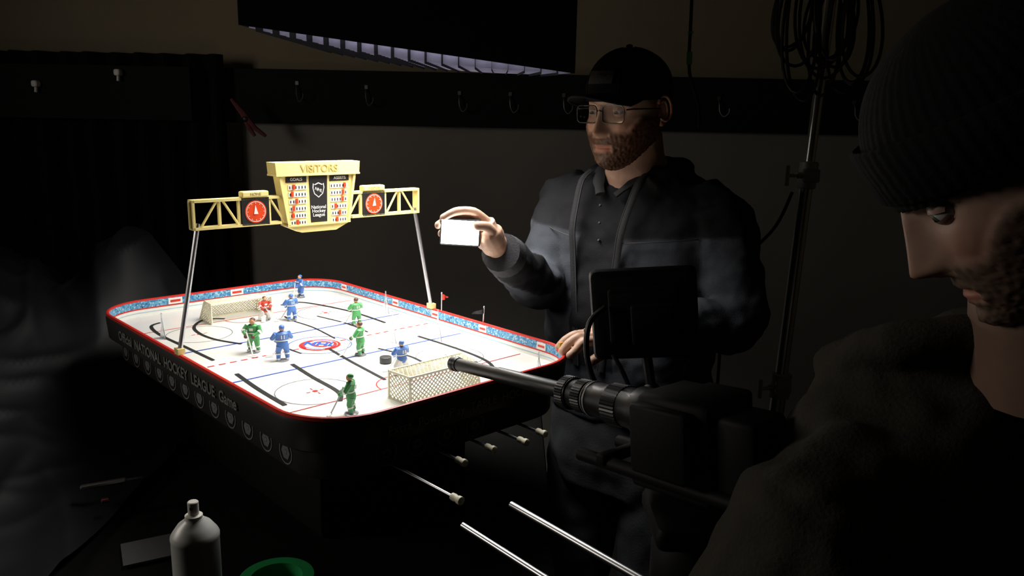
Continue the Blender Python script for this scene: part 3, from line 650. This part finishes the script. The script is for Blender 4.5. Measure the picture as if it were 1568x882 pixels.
mon=E('field_monitor',(.17,1.0,1.41));g=G();MM=basis((.97,-.12,.09),(-.10,.06,1)).to_4x4();MM.translation=V((0,0,0))
g.box((0,0,0),(.135,.118,.018),0,MM,bev=.010);g.box((0,0,-.012),(.10,.075,.012),0,MM,bev=.004) 
g.box((.0,.0,.013),(.09,.07,.014),0,MM,bev=.004);g.box((.01,-.01,.026),(.055,.05,.018),0,MM,bev=.003);g.tube([MM@V((0,-.058,0)),V((.012,-.02,-.10)),V((.05,-.06,-.115))],.007,0,8);g.sph((.012,-.02,-.10),.013,0)
g.obj('monitor_body',[MAT('monitor_black',(.007,.007,.008),.6,spec=.3)],mon,local=True)
g=G();g.tube(smooth_path([(.118,.985,1.42),(.098,.978,1.40),(.096,.97,1.36),(.112,.96,1.32),(.15,.94,1.30),(.19,.91,1.30)],6),.0038,0,8)
g.tube(smooth_path([(.13,.98,1.36),(.15,.96,1.32),(.16,.94,1.25),(.18,.90,1.20),(.2,.88,1.25)],6),.003,0,8)
cb=E('video_cable',(.1,.98,1.36));g.obj('cable',[black],cb)
g=G()
g.tube([(-.055,.912,1.156),(.065,.770,1.158)],.0042,0,12);g.tube([(.005,1.012,1.134),(.200,.792,1.130)],.0052,0,12)
g.box((0,0,0),(.035,.17,.025),1,MX.Translation((.135,.775,1.140))@MX.Rotation(-1.45,4,'Z'),bev=.004)
g.obj('slider_rails',[MAT('rail_steel',(.50,.50,.51),.30,1),blackm],cam_e)
# ================================================================== LIGHT STAND
st=E('light_stand',(.594,1.8,0));g=G()
def sp(z): return V((.594+.0377*z,1.8,z))
g.tube([sp(.25),sp(1.05)],.0175,0,16);g.tube([sp(1.05),sp(1.54)],.0145,0,16);g.tube([sp(1.54),sp(2.3)],.0115,0,16)
for z,r in((1.05,.024),(1.54,.020)):
    g.tube([sp(z-.03),sp(z-.028),sp(z+.028),sp(z+.03)],[r*.8,r,r,r*.8],1,16);p=sp(z)
    g.tube([p,p+V((-.03,-.02,.0))],.007,1,10);g.tube([p+V((-.03,-.02,-.0)),p+V((-.055,-.03,0))],.004,1,8);g.tube([p+V((-.055,-.03,-.022)),p+V((-.055,-.03,.022))],.0045,1,8);g.box(tuple(p+V((.0,-.02,0))),(.035,.02,.03),1,bev=.004)
for a in(.5,2.6,4.7):
    f=V((.594+.40*cos(a),1.8+.40*sin(a),.012));g.tube([sp(.28),sp(.2)+V((.08*cos(a),.08*sin(a),0)),f],.012,0,10)
p=sp(1.95);g.tube([p+V((-.0,0,0)),p+V((.02,0,.03))],.02,1)
g.obj('stand_tubes',[MAT('stand_chrome',(.85,.85,.87),.30,1,var=.05),MAT('cast_clamp',(.6,.6,.6),.55,.5)],st)
co=E('cable_coil',(.64,1.74,1.86));g=G()
for k in range(16):
    cx=.60+random.uniform(-.03,.10);w=random.uniform(.03,.055);hh=random.uniform(.09,.15);top=1.97+random.uniform(-.02,.04);y=1.745+random.uniform(-.03,.015);tl=random.uniform(-.25,.35)
    g.tube([(cx+w*sin(a)+tl*(-hh+hh*cos(a)) *.5,y+.01*sin(a*2),top-hh+hh*cos(a)) for a in [2*pi*q/28 for q in range(29)]],.0034,0,7)
g.obj('coiled_cables',[black],co)
hc=E('hanging_cable',(.35,1.7,1.8));g=G()
g.tube(smooth_path([(.340,1.7,2.6),(.345,1.7,2.1),(.350,1.7,1.88),(.353,1.7,1.76),(.370,1.72,1.72),(.39,1.75,1.68),(.40,1.78,1.64)],6),.0035,0,8);g.tube([(.352,1.7,1.79),(.353,1.7,1.765)],.0058,1,8);g.tube([(.351,1.7,1.83),(.3515,1.7,1.825)],.0058,1,8)
g.obj('cable',[black,MAT('green_tape',(.12,.85,.28),.5)],hc)
hc=E('power_cable',(.55,1.83,1.3));g=G()
g.tube(smooth_path([(.63,1.825,1.50),(.60,1.83,1.42),(.53,1.83,1.33),(.50,1.84,1.20),(.50,1.85,1.0),(.49,1.85,.6),(.48,1.85,.01)],6),.004,0,8);g.obj('cable',[black],hc)
# ================================================================== WORK TABLE & CLUTTER
wt=E('work_table',(-.45,1.35,0));g=G();g.box((-.5,1.36,.965),(1.15,1.25,.04),0,bev=.01)
for x in(-1.02,.02):
    for y in(.80,1.92): g.box((x,y,.473),(.05,.05,.945),1)
g.obj('table_top_and_legs',[vb,black],wt)
rz=E('apple_box',(RC[0],RC[1],.985),TH);g=G();g.box((0,0,.087),(.50,.30,.172),0,bev=.004)
for s in(-1,1): g.box((s*.2505,0,.11),(.002,.10,.03),1)
g.obj('box_shell',[blackm,groove],rz,local=True)
dr=E('black_drape',(-1.1,1.5,.99));g=G();nx,ny=150,120;v=[]
for i in range(nx+1):
    for j in range(ny+1):
        x=-1.75+1.10*i/nx;y=.85+1.25*j/ny
        zq=.50*gs(x+1.32,.30)*gs(y-1.55,.60)+.30*gs(x+.90,.13)*gs(y-1.92,.20)
        f1=1-abs(noise.noise(V((x*6+y*3,y*1.5,0))))*2.2;f2=1-abs(noise.noise(V((x*13-y*5,y*4+x*3,3))))*2.2
        fold=.045*max(0,f1)**2+.022*max(0,f2)**2
        v.append((x,y,.992+zq+fold*(.25+2.2*zq)))
g.add(v,[(i*(ny+1)+j,i*(ny+1)+j+1,(i+1)*(ny+1)+j+1,(i+1)*(ny+1)+j)[::-1] for i in range(nx) for j in range(ny)])
g.obj('drape_cloth',[MAT('drape_satin',(.0065,.0065,.0085),.55,var=.15,ns=20,spec=.22)],dr,angle=3)
tk=E('equipment_trunk',(-1.42,1.5,0));g=G();g.box((-1.42,1.5,.49),(.60,1.1,.975),0,bev=.01);g.obj('trunk',[blackm],tk)
can=E('spray_can',(-.385,.905,.985));g=G();g.lathe([(.027,0),(.0295,.002),(.0295,.004),(.0285,.006),(.0285,.150),(.0290,.152),(.0290,.156),(.027,.160),(.020,.170),(.012,.176),(.011,.178)],0);g.lathe([(.0105,.177),(.0105,.182),(.0065,.183),(.0065,.199),(.0055,.2)],1);g.box((0,-.0065,.193),(.003,.002,.003),2)
g.obj('can_body',[MAT('can_paint',(.62,.62,.60),.4,.1),MAT('nozzle_white',(.75,.72,.66),.5),black],can,local=True)
bx=E('paper_card',(-.54,1.13,.988),.5);g=G();g.box((0,0,.002),(.10,.07,.003),0);g.obj('card_sheet',[MAT('card_grey',(.08,.08,.08),.7)],bx,local=True)
tp=E('tape_roll',(-.325,1.025,.986));g=G();g.loft([[V((r*cos(2*pi*k/40),r*sin(2*pi*k/40),z)) for k in range(40)] for r,z in((.036,0),(.052,0),(.052,.024),(.036,.024),(.036,0))],0,cap=False);g.obj('tape_ring',[MAT('green_gaffer',(.02,.36,.10),.5)],tp,local=True)
cl=E('utility_knife',(-.68,1.25,1.03),.5);g=G();g.box((0,0,.006),(.07,.012,.008),0,bev=.003);g.box((.045,0,.006),(.03,.008,.001),1);g.box((.0,-.045,-.004),(.012,.010,.008),2,bev=.003);g.obj('knife_body',[steel,chrome,redd],cl,local=True)
# ================================================================== CAMERA
w=bpy.data.worlds.new('w');C.scene.world=w;w.use_nodes=True;w.node_tree.nodes['Background'].inputs[0].default_value=(.9,.85,.75,1);w.node_tree.nodes['Background'].inputs[1].default_value=.002
cd=bpy.data.cameras.new('camera');cam=bpy.data.objects.new('camera',cd);C.collection.objects.link(cam);C.scene.camera=cam
cd.sensor_width=36;cd.lens=36*1229.5/1568;cd.clip_start=.02
p,r=.2078,.0198
Fv=V((0,cos(p),-sin(p)));U0=V((0,sin(p),cos(p)));R0=V((1,0,0));Rv=R0*cos(r)+U0*sin(r);Uv=U0*cos(r)-R0*sin(r)
cam.matrix_world=MX.Translation((0,0,1.65))@MX((Rv,Uv,-Fv)).transposed().to_4x4()
